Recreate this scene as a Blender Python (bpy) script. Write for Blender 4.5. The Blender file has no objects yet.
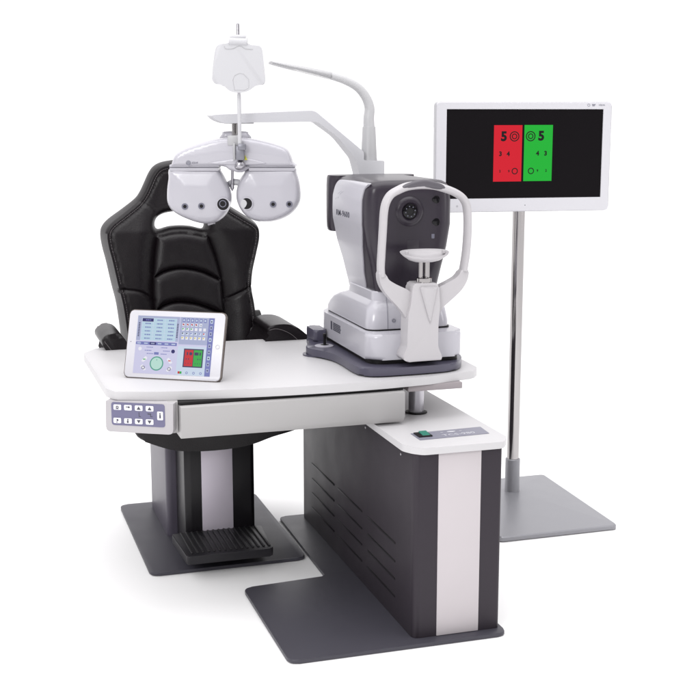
# studio product view: instrument table, chair, phoropter, autorefractor, tablet, monitor
G={'lensL': [(-0.5966, 1.3179), (-0.6052, 1.2816), (-0.6108, 1.2437), (-0.6117, 1.2094), (-0.6061, 1.1904), (-0.5942, 1.1751), (-0.5716, 1.1598), (-0.545, 1.1475), (-0.5146, 1.1368), (-0.484, 1.1314), (-0.457, 1.1337), (-0.4338, 1.1445), (-0.4142, 1.1636), (-0.4023, 1.1865), (-0.3958, 1.2094), (-0.3969, 1.2346), (-0.4071, 1.2626), (-0.4196, 1.2892), (-0.4307, 1.3081), (-0.4381, 1.3164), (-0.5143, 1.3179)],
'lensR': [(-0.3376, 1.3164), (-0.3546, 1.2982), (-0.3663, 1.2816), (-0.3751, 1.2589), (-0.3801, 1.2323), (-0.3775, 1.2056), (-0.3679, 1.1827), (-0.3529, 1.1621), (-0.3301, 1.146), (-0.2995, 1.1383), (-0.265, 1.1383), (-0.2303, 1.1468), (-0.1995, 1.1629), (-0.1786, 1.1843), (-0.1669, 1.2071), (-0.1644, 1.2346), (-0.1687, 1.2702), (-0.1777, 1.3005), (-0.1867, 1.3179), (-0.2629, 1.3179)],
'bridge': [(-0.5942, 1.3224), (-0.59, 1.3382), (-0.5819, 1.3571), (-0.5686, 1.3698), (-0.5394, 1.3849), (-0.4896, 1.4014), (-0.4362, 1.4141), (-0.3869, 1.4178), (-0.3376, 1.4156), (-0.2846, 1.4058), (-0.2316, 1.3909), (-0.2075, 1.3781), (-0.1955, 1.3571), (-0.1895, 1.3382), (-0.1851, 1.3217), (-0.339, 1.3217), (-0.3581, 1.3194), (-0.3658, 1.3103), (-0.385, 1.3073), (-0.4001, 1.3103), (-0.4114, 1.3194), (-0.4243, 1.3224)],
'ledge': [(-0.4667, 1.3352), (-0.4377, 1.3405), (-0.4033, 1.3458), (-0.3804, 1.3495), (-0.3538, 1.3525), (-0.3234, 1.348), (-0.293, 1.3405), (-0.2764, 1.3337), (-0.3008, 1.33), (-0.3617, 1.3284), (-0.4379, 1.33)],
'hump': [(-0.4363, 1.4111), (-0.4269, 1.4283), (-0.4191, 1.4365), (-0.3486, 1.4365), (-0.3389, 1.4283), (-0.33, 1.4133), (-0.3606, 1.4021), (-0.4061, 1.4021)],
'card': [(-0.4302, 1.7025), (-0.4223, 1.7138), (-0.4047, 1.7145), (-0.3889, 1.7172), (-0.3765, 1.724), (-0.3309, 1.7196), (-0.324, 1.711), (-0.2855, 1.7087), (-0.2811, 1.6905), (-0.2765, 1.6425), (-0.2727, 1.6012), (-0.2771, 1.5867), (-0.3047, 1.5846), (-0.3261, 1.5673), (-0.358, 1.5597), (-0.3897, 1.5659), (-0.4088, 1.5857), (-0.4352, 1.5891), (-0.4448, 1.6012), (-0.4412, 1.6425), (-0.4351, 1.6837)],
'octa': [(-0.3775, 1.6012), (-0.3713, 1.615), (-0.3553, 1.6226), (-0.343, 1.6201), (-0.3263, 1.6029), (-0.326, 1.577), (-0.3385, 1.5694), (-0.372, 1.5694)],
'wave': [(-0.4031, 1.7076), (-0.3997, 1.7001), (-0.3874, 1.6981), (-0.3734, 1.7001), (-0.3592, 1.7069), (-0.3487, 1.7069), (-0.3348, 1.6987), (-0.3119, 1.6974)],
'apert': [(-0.419, 1.1995), (-0.3446, 1.2018), (-0.5478, 1.1919), (-0.4926, 1.1934), (-0.255, 1.1995), (-0.2014, 1.1995), (-0.4036, 1.1995)],
'phpts': [(-0.3625, 1.776), (-0.3661, 1.5583), (-0.3687, 1.3988), (-0.3787, 1.3955), (-0.3599, 1.3232), (-0.3917, 1.3166), (-0.3945, 1.2503), (-0.533, 1.3331), (-0.5421, 1.333), (-0.533, 1.333), (-0.5216, 1.333), (-0.5048, 1.333), (-0.3531, 1.345), (-0.3409, 1.345), (-0.3468, 1.3571), (-0.4076, 1.3209), (-0.3582, 1.3103), (-0.3895, 1.2664), (-0.3709, 1.2361), (-0.3814, 1.7417), (-0.3274, 1.7179), (-0.369, 1.7486), (-0.3546, 1.7741)],
'arm': [(0.8376, 1.4887), (0.8576, 1.491), (0.9858, 1.4964), (1.1824, 1.5043), (1.1964, 1.5007), (1.3668, 1.3653), (1.3669, 1.3365), (1.4413, 1.3322), (1.4324, 1.2827), (1.3547, 1.2873), (1.3358, 1.3429), (1.2737, 1.4165), (1.1997, 1.4682), (1.1612, 1.4683), (0.9853, 1.4657), (0.8839, 1.4627), (0.8539, 1.4741)],
'lamp': [(1.3927, 1.3388), (1.3879, 1.444), (1.3878, 1.4788), (1.3862, 1.5135), (1.3727, 1.5494), (1.3431, 1.5824), (1.2953, 1.606), (1.2371, 1.6226), (1.165, 1.6369), (1.0937, 1.6496), (1.0372, 1.661)],
'lamplow': [(1.2153, 1.6211), (1.1649, 1.6274), (1.1078, 1.637), (1.0795, 1.6454)],
'back': [(0.8071, 1.33), (0.772, 1.3279), (0.7368, 1.321), (0.7113, 1.3067), (0.6928, 1.2825), (0.675, 1.2474), (0.6588, 1.2172), (0.6391, 1.1931), (0.5908, 1.1576), (0.5428, 1.1247), (0.5184, 1.0986), (0.511, 1.0709), (0.5149, 1.0282), (0.5267, 0.973), (0.541, 0.8931), (0.5557, 0.8189), (0.5662, 0.7077), (0.5736, 0.6084), (0.6485, 0.5667), (0.9012, 0.5512), (1.0656, 0.5922), (1.0657, 0.656), (1.0651, 0.7325), (1.0592, 0.8089), (1.0512, 0.8663), (1.0562, 0.923), (1.0733, 0.9855), (1.0875, 1.0419), (1.0866, 1.0835), (1.0681, 1.1079), (1.0302, 1.1326), (0.9825, 1.1637), (0.9555, 1.1917), (0.9378, 1.2244), (0.924, 1.2581), (0.9064, 1.2918), (0.882, 1.3144), (0.8472, 1.3259)],
'hole': [(0.7063, 1.0985), (0.7123, 1.1205), (0.7279, 1.1336), (0.7532, 1.1416), (0.7985, 1.1455), (0.8437, 1.1395), (0.871, 1.129), (0.8856, 1.1137), (0.8871, 1.0913), (0.8765, 1.0816), (0.8364, 1.0914), (0.7962, 1.0949), (0.7559, 1.0923), (0.718, 1.0835)],
'cpanelL': [(0.7102, 1.0763), (0.7008, 1.0347), (0.6898, 0.9612), (0.682, 0.8751), (0.684, 0.7884), (0.6899, 0.7012), (0.6927, 0.5765)],
'cpanelR': [(0.8837, 1.0715), (0.9031, 1.0223), (0.922, 0.9592), (0.9343, 0.8899), (0.9381, 0.8017), (0.9357, 0.6883), (0.9301, 0.5621)],
'arc1': [(0.6863, 0.9144), (0.7184, 0.933), (0.7665, 0.9448), (0.8169, 0.943), (0.8733, 0.9272), (0.9295, 0.8976)],
'arc2': [(0.684, 0.7884), (0.7126, 0.8119), (0.7609, 0.8246), (0.8175, 0.8196), (0.8678, 0.8049), (0.9369, 0.7741)],
'arc0': [(0.7126, 1.0738), (0.7542, 1.0825), (0.7957, 1.0851), (0.8359, 1.0802), (0.8836, 1.069)],
'seamR': [(0.9417, 0.8242), (0.9919, 0.8498), (1.0424, 0.8755)],
'seamL': [(0.6825, 0.8355), (0.626, 0.8712), (0.5502, 0.8805)],
'seamH': [(0.6535, 1.1855), (0.6837, 1.1702), (0.7048, 1.1452)],
'armL': [(0.4576, 0.7281), (0.449, 0.746), (0.4433, 0.7573), (0.4454, 0.7713), (0.4596, 0.7847), (0.4813, 0.7905), (0.5027, 0.7872), (0.5206, 0.7689), (0.5321, 0.743), (0.5377, 0.7236)],
'armR': [(1.0145, 0.7212), (1.0353, 0.7453), (1.038, 0.7578), (1.033, 0.7706), (1.0485, 0.7824), (1.0869, 0.7871), (1.1281, 0.7784), (1.1641, 0.7512), (1.1952, 0.7206)],
'side': [(3.9274, 1.2856), (3.7912, 1.2936), (3.6915, 1.2967), (3.6284, 1.2915), (3.6566, 1.2732), (3.6706, 1.2421), (3.6736, 1.2115), (3.6726, 1.1505), (3.7022, 1.0856), (3.7467, 1.0046), (3.75, 0.939), (3.8234, 0.9355), (3.9187, 0.9374), (3.9341, 0.9687), (3.942, 1.0144), (3.9504, 1.0535), (3.9598, 1.0925), (3.9659, 1.1449), (3.9732, 1.1837), (3.9709, 1.2361), (3.9558, 1.2661)],
'rearcap': [(3.9412, 1.2972), (3.9837, 1.2887), (4.0063, 1.2699), (4.0206, 1.2331), (4.0282, 1.1863), (4.0287, 1.143), (3.9993, 1.1275), (3.9622, 1.1254), (3.9158, 1.1359), (3.8981, 1.2992)],
'model': [(3.8844, 1.176), (3.759, 1.198), (3.885, 1.1914)],
'hoop': [(1.2129, 1.02), (1.2109, 1.0474), (1.2126, 1.0814), (1.215, 1.1237), (1.2175, 1.1659), (1.22, 1.2079), (1.2261, 1.2371), (1.2402, 1.2594), (1.2624, 1.2724), (1.2937, 1.2836), (1.3387, 1.2878), (1.3796, 1.2846), (1.4162, 1.2747), (1.4486, 1.2622), (1.4719, 1.2464), (1.4853, 1.223), (1.4898, 1.1843), (1.4898, 1.1326), (1.4861, 1.0808), (1.4803, 1.0419), (1.4777, 1.0271)],
'pad': [(1.2686, 1.2798), (1.2775, 1.2889), (1.3025, 1.2985), (1.3385, 1.3046), (1.3703, 1.2991), (1.3977, 1.2902), (1.4134, 1.2764), (1.3934, 1.2734), (1.3388, 1.2811), (1.2892, 1.2769)],
'yoke': [(1.202, 1.0375), (1.2227, 1.0316), (1.2309, 1.0107), (1.2554, 0.996), (1.2918, 0.979), (1.3056, 0.968), (1.3151, 0.9312), (1.375, 0.9284), (1.381, 0.9674), (1.3901, 0.9818), (1.4205, 0.9945), (1.4528, 1.0107), (1.4673, 1.0336), (1.4889, 1.0328), (1.4883, 1.0128), (1.4812, 0.9921), (1.4647, 0.9682), (1.4352, 0.9432), (1.4076, 0.9217), (1.3949, 0.9012), (1.3877, 0.884), (1.2881, 0.889), (1.2806, 0.905), (1.265, 0.9248), (1.2385, 0.952), (1.2149, 0.9805), (1.204, 1.005)],
'post': [(1.3036, 0.9941), (1.3099, 1.0007), (1.3788, 0.9979), (1.3863, 0.9889), (1.3909, 0.919), (1.386, 0.8665), (1.3859, 0.8048), (1.3946, 0.7821), (1.4004, 0.7729), (1.4005, 0.7614), (1.2873, 0.7628), (1.2725, 0.7742), (1.2742, 0.7847), (1.2869, 0.8085), (1.2882, 0.8715), (1.2861, 0.9065), (1.2968, 0.932)],
'face': [(1.3552, 1.1986), (1.4416, 1.2337), (1.4426, 1.1638), (1.4336, 1.1196), (1.3675, 1.0949), (1.2826, 1.1653), (1.5017, 1.2351), (1.5058, 1.164), (1.4896, 1.0929), (1.4665, 1.0308), (1.448, 0.9774)],
'tray': [(1.1001, 3.9351), (1.1097, 3.9484), (1.1333, 3.9656), (1.1427, 3.9297), (1.119, 3.8257), (1.1416, 3.7561), (1.1437, 3.6776), (1.144, 3.5863), (1.1559, 3.5344), (1.1822, 3.5087), (1.2352, 3.4966), (1.3306, 3.4949), (1.4228, 3.506), (1.4669, 3.5331), (1.5066, 3.5967), (1.5263, 3.6606)],
'seatb': [(0.5538, 0.4447), (0.6186, 0.4157), (0.6845, 0.3967), (0.802, 0.3887), (0.9392, 0.4018), (0.9844, 0.4156), (1.0264, 0.4279), (1.0826, 0.4358)],
'joy': [(1.1496, 3.9067, 0.746), (1.1051, 3.9303, 0.746), (1.1815, 3.8871, 0.746), (1.1158, 3.908, 0.746), (1.171, 3.9094, 0.746), (1.2866, 4.1133, 0.746), (1.2086, 4.1807, 0.746)],
'rearlabel': [(3.9518, 0.818), (3.9361, 0.8205), (3.9383, 0.7919), (3.9501, 0.7909), (3.9245, 0.8123), (3.8311, 0.8075), (3.8369, 0.7784), (3.9345, 0.7839)],
'mon': [(-0.3683, 1.5317), (0.2959, 1.5336), (0.3138, 1.134), (-0.3624, 1.1349)],
'scr': [(-0.3296, 1.5045), (0.2606, 1.5088), (0.2756, 1.1843), (-0.3227, 1.1836)],
'red': [(-0.1503, 1.4481), (-0.0439, 1.4492), (-0.0371, 1.2449), (-0.1458, 1.2447)],
'grn': [(-0.0354, 1.4491), (0.072, 1.4496), (0.0812, 1.2457), (-0.0293, 1.2462)],
'dig': [(-0.11, 1.4074), (-0.0698, 1.4086), (-0.0081, 1.409), (0.0325, 1.4088), (-0.1219, 1.3453), (-0.0922, 1.3451), (0.0201, 1.3464), (0.0508, 1.3462), (-0.1226, 1.2829), (-0.0886, 1.2826), (-0.0659, 1.283), (-0.0038, 1.2832), (0.0212, 1.2836), (0.0542, 1.284), (-0.0233, 1.1577), (0.223, 1.5245), (0.241, 1.5245)],
'cp': [(-0.2102, 0.6922), (-0.2137, 0.5995), (-0.0077, 0.6025), (-0.0032, 0.6979)],
'cpb': [(-0.1878, 0.6887), (-0.1903, 0.6208), (-0.0301, 0.6212), (-0.0281, 0.6901)],
'cpk': [(-0.1701, 0.6745), (-0.1383, 0.6749), (-0.1059, 0.6753), (-0.0733, 0.6757), (-0.1715, 0.6345), (-0.1393, 0.6354), (-0.1068, 0.6358), (-0.0745, 0.637), (-0.0425, 0.6562)]}
G_TAB=(.4739,3.732,.7185)
import bpy, bmesh, math, random
import numpy as np
from mathutils import Vector, Matrix, noise
from mathutils.geometry import delaunay_2d_cdt
random.seed(4)
R = math.radians
SC = bpy.context.scene
COL = SC.collection
YAW = R(17.6)
I4 = Matrix.Identity(4)

# ------------------------------------------------------------ materials
def mat(name, c, rough=.5, metal=0, spec=.5, bump=0, bscale=200, var=.04, coat=0, emis=None, rvar=.08):
    m = bpy.data.materials.new(name); m.use_nodes = True
    nt = m.node_tree; b = nt.nodes['Principled BSDF']
    b.inputs['Metallic'].default_value = metal
    b.inputs['Specular IOR Level'].default_value = spec
    b.inputs['Coat Weight'].default_value = coat
    b.inputs['Coat Roughness'].default_value = .12
    tc = nt.nodes.new('ShaderNodeTexCoord')
    n = nt.nodes.new('ShaderNodeTexNoise'); n.inputs['Scale'].default_value = 9; n.inputs['Detail'].default_value = 6
    nt.links.new(tc.outputs['Object'], n.inputs['Vector'])
    mx = nt.nodes.new('ShaderNodeMix'); mx.data_type = 'RGBA'
    mx.inputs[6].default_value = (*[v*(1-var) for v in c], 1); mx.inputs[7].default_value = (*[min(1, v*(1+var)) for v in c], 1)
    nt.links.new(n.outputs['Fac'], mx.inputs[0]); nt.links.new(mx.outputs[2], b.inputs['Base Color'])
    mr = nt.nodes.new('ShaderNodeMapRange'); mr.inputs['To Min'].default_value = max(.02, rough-rvar); mr.inputs['To Max'].default_value = rough+rvar
    nt.links.new(n.outputs['Fac'], mr.inputs['Value']); nt.links.new(mr.outputs['Result'], b.inputs['Roughness'])
    if bump:
        n2 = nt.nodes.new('ShaderNodeTexNoise'); n2.inputs['Scale'].default_value = bscale; n2.inputs['Detail'].default_value = 3
        nt.links.new(tc.outputs['Object'], n2.inputs['Vector'])
        bp = nt.nodes.new('ShaderNodeBump'); bp.inputs['Strength'].default_value = bump; bp.inputs['Distance'].default_value = .001
        nt.links.new(n2.outputs['Fac'], bp.inputs['Height']); nt.links.new(bp.outputs['Normal'], b.inputs['Normal'])
    if emis:
        b.inputs['Emission Color'].default_value = (*emis[:3], 1); b.inputs['Emission Strength'].default_value = emis[3]
    return m
M = dict(
 plate=mat('plate_powder', (.052,.050,.063), .42, spec=.35, bump=.25, bscale=700),
 cab=mat('cabinet_powder', (.030,.0245,.0315), .46, spec=.24, bump=.25, bscale=700),
 colm=mat('column_grey', (.070,.062,.084), .38, spec=.35, bump=.2, bscale=700, rvar=.03),
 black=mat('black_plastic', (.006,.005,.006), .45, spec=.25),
 white=mat('white_laminate', (.525,.518,.528), .42, spec=.35, bump=.08, bscale=500, var=.015, rvar=.02),
 drawer=mat('drawer_grey', (.375,.367,.366), .45, spec=.35, bump=.08, bscale=500, var=.015, rvar=.02),
 panelw=mat('cabinet_inlay', (.50,.465,.48), .45, spec=.35, bump=.08, bscale=500, var=.02, rvar=.02),
 silver=mat('silver_panel', (.60,.555,.63), .36, .15, spec=.5, bump=.1, bscale=600, rvar=.03),
 chrome=mat('chrome', (.38,.365,.365), .13, 1.0, rvar=.02, var=.01),
 steel=mat('brushed_steel', (.42,.41,.44), .3, 1.0, bump=.1, bscale=400),
 base=mat('silver_grey_paint', (.27,.27,.29), .38, .45, spec=.5, bump=.15, bscale=700),
 dev=mat('lavender_white_plastic', (.445,.437,.478), .22, spec=.55, coat=.25, var=.006, rvar=.01),
 frame=mat('warm_white_plastic', (.455,.44,.455), .34, spec=.45, var=.006, rvar=.01),
 armw=mat('arm_white_paint', (.52,.52,.545), .4, spec=.4, var=.006, rvar=.01),
 dark=mat('dark_grey_plastic', (.027,.0215,.031), .3, spec=.32, coat=.08, rvar=.015),
 tray=mat('slate_plastic', (.066,.062,.092), .32, spec=.4, coat=.1, rvar=.02),
 leather=mat('black_leather', (.0062,.0042,.0056), .36, spec=.32, bump=.6, bscale=280),
 thread=mat('grey_thread', (.15,.135,.14), .7),
 glass=mat('lens_glass', (.004,.0035,.005), .08, spec=.28, rvar=.01),
 ring=mat('lens_ring', (.02,.018,.022), .35, rvar=.02),
 port=mat('sensor_ring', (.13,.13,.17), .35),
 clear=mat('card_white', (.49,.49,.51), .45, var=.004),
 ink=mat('print_ink', (.05,.05,.07), .6),
 inkg=mat('print_grey', (.22,.22,.26), .6),
 blue=mat('membrane_blue', (.13,.125,.215), .4, rvar=.02),
 label=mat('label_grey', (.19,.19,.24), .4),
 label_ink=mat('label_silver', (.52,.52,.56), .4),
 keyw=mat('key_white', (.68,.68,.72), .4),
 green=mat('rocker_green', (.015,.17,.12), .3),
 yellow=mat('warning_yellow', (.62,.60,.05), .5),
 lampg=mat('lamp_grey', (.40,.40,.41), .4, rvar=.02),
 lampd=mat('lamp_diffuser', (.66,.66,.66), .5),
 bezel=mat('monitor_white', (.58,.575,.605), .3, spec=.4, coat=.1, var=.006, rvar=.01),
 edge=mat('monitor_edge_grey', (.40,.40,.42), .35),
 screen=mat('screen_black', (.006,.005,.006), .3, spec=.05, emis=(.5,.45,.5,.003), rvar=.02),
 sred=mat('screen_red', (.03,.001,.002), .5, spec=.05, emis=(.66,.020,.035,.95)),
 sgrn=mat('screen_green', (.001,.03,.002), .5, spec=.05, emis=(.022,.44,.045,.95)),
 sblk=mat('screen_glyph', (.008,.007,.008), .4, spec=.15),
 tbez=mat('tablet_bezel', (.53,.525,.56), .25, spec=.45, coat=.15, var=.006, rvar=.01),
 tcase=mat('tablet_case', (.10,.08,.07), .4, .3),
 tscr=mat('tablet_screen', (.05,.05,.06), .25, spec=.3, emis=(.60,.59,.80,.85)),
)
for nm, c in dict(tb1=(.50,.68,.80), tb2=(.19,.21,.50), navy=(.03,.028,.15), tgrey=(.42,.46,.66), tw=(.86,.86,.94), tteal=(.10,.36,.28), tmint=(.50,.76,.68), tred=(.60,.03,.04), tgrn=(.04,.42,.07), tyel=(.72,.62,.12), tink=(.05,.05,.12), tpale=(.62,.72,.86)).items():
    M[nm] = mat('ui_'+nm, tuple(v*.06 for v in c), .3, spec=.2, emis=(*c, .82))

# ------------------------------------------------------------ objects
def root(name, label, cat, loc, rz=0, group=None):
    o = bpy.data.objects.new(name, None); COL.objects.link(o)
    o.location = loc; o.rotation_euler = (0, 0, rz); o['label'] = label; o['category'] = cat
    o.empty_display_size = .05
    if group: o['group'] = group
    return o
WM = {}
def wm(o):
    m = Matrix.Translation(o.location) @ o.rotation_euler.to_matrix().to_4x4()
    return m if o.parent is None else wm(o.parent) @ m
def obj(name, bm, m, parent=None, F=I4, sharp=38, label=None):
    me = bpy.data.meshes.new(name)
    if isinstance(bm, bpy.types.Mesh): me = bm
    else:
        bmesh.ops.recalc_face_normals(bm, faces=bm.faces)
        bm.to_mesh(me); bm.free()
    T = F if parent is None else wm(parent).inverted() @ F
    me.transform(T)
    # origin at the part's own centre
    if len(me.vertices):
        co = np.array([v.co[:] for v in me.vertices]); c = Vector((co.min(0)+co.max(0))/2)
    else: c = Vector()
    if parent is not None and parent.type == 'EMPTY' or parent is None:
        pass
    me.transform(Matrix.Translation(-c))
    me.materials.clear(); me.materials.append(m)
    me.polygons.foreach_set('use_smooth', [True]*len(me.polygons))
    me.set_sharp_from_angle(angle=R(sharp))
    o = bpy.data.objects.new(name, me); COL.objects.link(o)
    o.location = c
    if parent: o.parent = parent
    if label: o['label'] = label
    return o

# ------------------------------------------------------------ shapes
def new(): return bmesh.new()
def smooth(pts, n=4, closed=True):
    P = [Vector(p) for p in pts]; N = len(P); out = []
    rng = range(N) if closed else range(N-1)
    for i in rng:
        if closed: a, b, c, d = P[i-1], P[i], P[(i+1) % N], P[(i+2) % N]
        else: a, b, c, d = P[max(i-1,0)], P[i], P[i+1], P[min(i+2,N-1)]
        for k in range(n):
            t = k/n
            out.append(.5*((2*b)+(c-a)*t+(2*a-5*b+4*c-d)*t*t+(3*b-a-3*c+d)*t**3))
    if not closed: out.append(P[-1])
    return [tuple(v) for v in out]
def rnd(pts, r, seg=5):
    N = len(pts); out = []
    rs = r if isinstance(r, (list, tuple)) else [r]*N
    for i in range(N):
        p = Vector(pts[i]); a = Vector(pts[i-1])-p; b = Vector(pts[(i+1) % N])-p
        q = min(rs[i], a.length*.45, b.length*.45)
        if q < 1e-5: out.append(tuple(p)); continue
        s = p+a.normalized()*q; e = p+b.normalized()*q
        for k in range(seg+1):
            t = k/seg; out.append(tuple(s*(1-t)**2+p*2*t*(1-t)+e*t*t))
    return out
def rect(a0, b0, a1, b1, r=0, seg=5):
    p = [(a0,b0),(a1,b0),(a1,b1),(a0,b1)]
    return rnd(p, r, seg) if r else p
def prism(pts, lo, hi, pl='xz', bev=0, seg=3, bm=None, back=True):
    bm = bm or new()
    if pl == 'xz': f = lambda p, w: (p[0], w, p[1])
    elif pl == 'xy': f = lambda p, w: (p[0], p[1], w)
    else: f = lambda p, w: (w, p[0], p[1])
    a = [bm.verts.new(f(p, lo)) for p in pts]; b = [bm.verts.new(f(p, hi)) for p in pts]
    n = len(pts); F1 = bm.faces.new(a[::-1]); F2 = bm.faces.new(b)
    for i in range(n): bm.faces.new((a[i], a[(i+1) % n], b[(i+1) % n], b[i]))
    if bev:
        es = list(F1.edges)+(list(F2.edges) if back else [])
        bmesh.ops.bevel(bm, geom=es, offset=bev, segments=seg, profile=.5, affect='EDGES', clamp_overlap=True)
    return bm
def box(x0, y0, z0, x1, y1, z1, bev=0, bm=None, seg=2):
    bm = bm or new()
    g = bmesh.ops.create_cube(bm, size=1)
    for v in g['verts']: v.co = ((x0+x1)/2+v.co.x*(x1-x0), (y0+y1)/2+v.co.y*(y1-y0), (z0+z1)/2+v.co.z*(z1-z0))
    if bev:
        es = list({e for v in g['verts'] for e in v.link_edges})
        bmesh.ops.bevel(bm, geom=es, offset=bev, segments=seg, profile=.5, affect='EDGES', clamp_overlap=True)
    return bm
def rings(rs, bm=None, closed_ring=True, cap=True):
    bm = bm or new(); V = [[bm.verts.new(p) for p in r] for r in rs]
    n = len(V[0])
    for a, b in zip(V, V[1:]):
        for i in range(n if closed_ring else n-1):
            bm.faces.new((a[i], a[(i+1) % n], b[(i+1) % n], b[i]))
    if cap: bm.faces.new(V[0][::-1]); bm.faces.new(V[-1])
    return bm
def lathe(prof, c=(0,0,0), axis='z', n=40, bm=None):
    """prof: (radius, height) list"""
    rs = []
    for r, h in prof:
        ring = []
        for k in range(n):
            a = 2*math.pi*k/n; u, v = max(r,1e-4)*math.cos(a), max(r,1e-4)*math.sin(a)
            p = {'z': (u,v,h), 'y': (u,h,v), 'x': (h,u,v)}[axis]
            ring.append((c[0]+p[0], c[1]+p[1], c[2]+p[2]))
        rs.append(ring)
    return rings(rs, bm)
def tube(path, rad, n=14, bm=None, up=(0,1,0), oval=None, cap=True):
    """sweep; rad: number or list; oval: (a list of) second radius along the 'up' direction"""
    P = [Vector(p) for p in path]; rs = []
    N = len(P)
    for i, p in enumerate(P):
        t = (P[min(i+1,N-1)]-P[max(i-1,0)]).normalized()
        u = Vector(up); u = (u-t*u.dot(t))
        if u.length < 1e-3: u = Vector((1,0,0)); u = u-t*u.dot(t)
        u.normalize(); w = t.cross(u)
        r = rad[i] if isinstance(rad, (list,tuple)) else rad
        q = r if oval is None else (oval[i] if isinstance(oval,(list,tuple)) else oval)
        rs.append([p+w*(r*math.cos(2*math.pi*k/n))+u*(q*math.sin(2*math.pi*k/n)) for k in range(n)])
    return rings(rs, bm, cap=cap)
def _dist(P, A, B):
    P = np.asarray(P, float); out = np.full(len(P), 9.)
    ab = B-A; L = (ab**2).sum(1); k = L > 1e-12; A, ab, L = A[k], ab[k], L[k]
    for s in range(0, len(P), 2000):
        p = P[s:s+2000,None,:]-A[None]
        t = np.clip((p*ab[None]).sum(2)/L, 0, 1); q = p-t[...,None]*ab[None]
        out[s:s+2000] = np.sqrt((q**2).sum(2).min(1))
    return out
def segdist(P, loop):
    """distance of every point in P to a closed outline"""
    A = np.array(loop, float); return _dist(P, A, np.roll(A, -1, 0))
def linedist(P, line):
    A = np.array(line, float); return _dist(P, A[:-1], A[1:])
def inside(P, loop):
    x, y = P[:,0], P[:,1]; c = np.zeros(len(P), bool)
    A = np.array(loop)
    for (x1,y1),(x2,y2) in zip(A, np.roll(A,-1,0)):
        if y1 == y2: continue
        k = ((y1 > y) != (y2 > y)) & (x < (x2-x1)*(y-y1)/(y2-y1)+x1); c ^= k
    return c
def densify(loop, st):
    out = []
    for a, b in zip(loop, list(loop[1:])+[loop[0]]):
        a, b = Vector(a), Vector(b); k = max(1, int((b-a).length/st+.5))
        out += [tuple(a.lerp(b, j/k)) for j in range(k)]
    return out
def pillow(loop, holes, T, Rr, step, fn=None, yb=None, Rb=None, lines=()):
    """solid with a rounded rim. front surface y=-T(d), back y=+yb(d). fn(P,d)->extra front relief (positive = towards the viewer)"""
    loop = densify(loop, step*.8); holes = [densify(h, step*.8) for h in holes]
    loops = [loop]+list(holes); pts = []; edges = []; allb = []
    for lp in loops:
        s = len(pts); n = len(lp); pts += [tuple(p) for p in lp]
        edges += [(s+i, s+(i+1) % n) for i in range(n)]; allb.append(lp)
    for ln in lines:
        L = np.array(ln); L = L[segdist(L, loop) > .004]; s = len(pts); pts += [tuple(p) for p in L]; edges += [(s+i, s+i+1) for i in range(len(L)-1)]
    A = np.array(loop); lo, hi = A.min(0), A.max(0)
    cand = []
    for x in np.arange(lo[0], hi[0], step):
        for y in np.arange(lo[1], hi[1], step): cand.append((x+step*.01*random.random(), y+step*.01*random.random()))
    ngrid = len(cand)
    # extra rings close to the rim for the roundness
    for lp in allb:
        L = np.array(lp); nx = np.roll(L,-1,0)-np.roll(L,1,0); nn = np.stack([-nx[:,1], nx[:,0]],1); nn /= (np.linalg.norm(nn,axis=1)[:,None]+1e-9)
        for f in (.04,.14,.3,.5,.75):
            for sgn in (1,-1): 
                Q = L+nn*sgn*Rr*f
                dd = np.min([segdist(Q, l2) for l2 in allb],0)
                ok = dd > Rr*f*.93
                cand += [tuple(q)+(9,) for q in Q[ok]]
    for ln in lines:
        L = np.array(ln); t = np.gradient(L, axis=0); nn = np.stack([-t[:,1], t[:,0]],1); nn /= (np.linalg.norm(nn,axis=1)[:,None]+1e-9)
        for o in (.0008,.002,.004,.007,.011):
            for sg in (1,-1):
                Q = L+nn*sg*o; ok = linedist(Q, ln) > o*.95
                for l2 in lines:
                    if l2 is not ln: ok &= linedist(Q, l2) > .0025
                cand += [tuple(q) for q in Q[ok]]
    if lines:
        C2 = np.array([c[:2] for c in cand[:ngrid]]); dl = np.min([linedist(C2, l2) for l2 in lines],0)
        cand = [c for c, q in zip(cand[:ngrid], dl) if q > .013 or True and q > .012]+cand[ngrid:]
    rp = np.array([c[:2] for c in cand]); isring = np.array([len(c)==3 for c in cand])
    ok = inside(rp, loop)
    for h in holes: ok &= ~inside(rp, h)
    d = np.min([segdist(rp, l2) for l2 in allb],0)
    ok &= np.where(isring, True, d > Rr*.9)
    rp = rp[ok]
    allp = [Vector(p) for p in pts]+[Vector(p) for p in rp]
    V, E_, Fc, ov, oe, of = delaunay_2d_cdt(allp, edges, [], 0, 1e-7)
    P = np.array([v[:] for v in V]); d = np.min([segdist(P, l2) for l2 in allb],0)
    d[d < 1e-5] = 0
    q = np.clip(d/Rr, 0, 1); prof = np.sqrt(np.clip(1-(1-q)**2, 0, 1))
    front = T*prof
    if fn is not None: front = front+fn(P, d)*np.clip(d/(Rr*.5), 0, 1)
    qb = np.clip(d/(Rb or Rr), 0, 1); backy = (yb if yb is not None else T)*np.sqrt(np.clip(1-(1-qb)**2,0,1))
    FC = np.array([P[list(f)].mean(0) for f in Fc]); keep = inside(FC, loop)
    for h in holes: keep &= ~inside(FC, h)
    bm = new(); a = []; b = []
    for i in range(len(P)):
        va = bm.verts.new((P[i,0], -front[i], P[i,1])); a.append(va)
        b.append(va if d[i] == 0 else bm.verts.new((P[i,0], backy[i], P[i,1])))
    for f, kp_ in zip(Fc, keep):
        if not kp_: continue
        try: bm.faces.new([a[i] for i in f])
        except ValueError: pass
        if len({b[i] for i in f}) == len(f):
            try: bm.faces.new([b[i] for i in f][::-1])
            except ValueError: pass
    return bm
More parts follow.
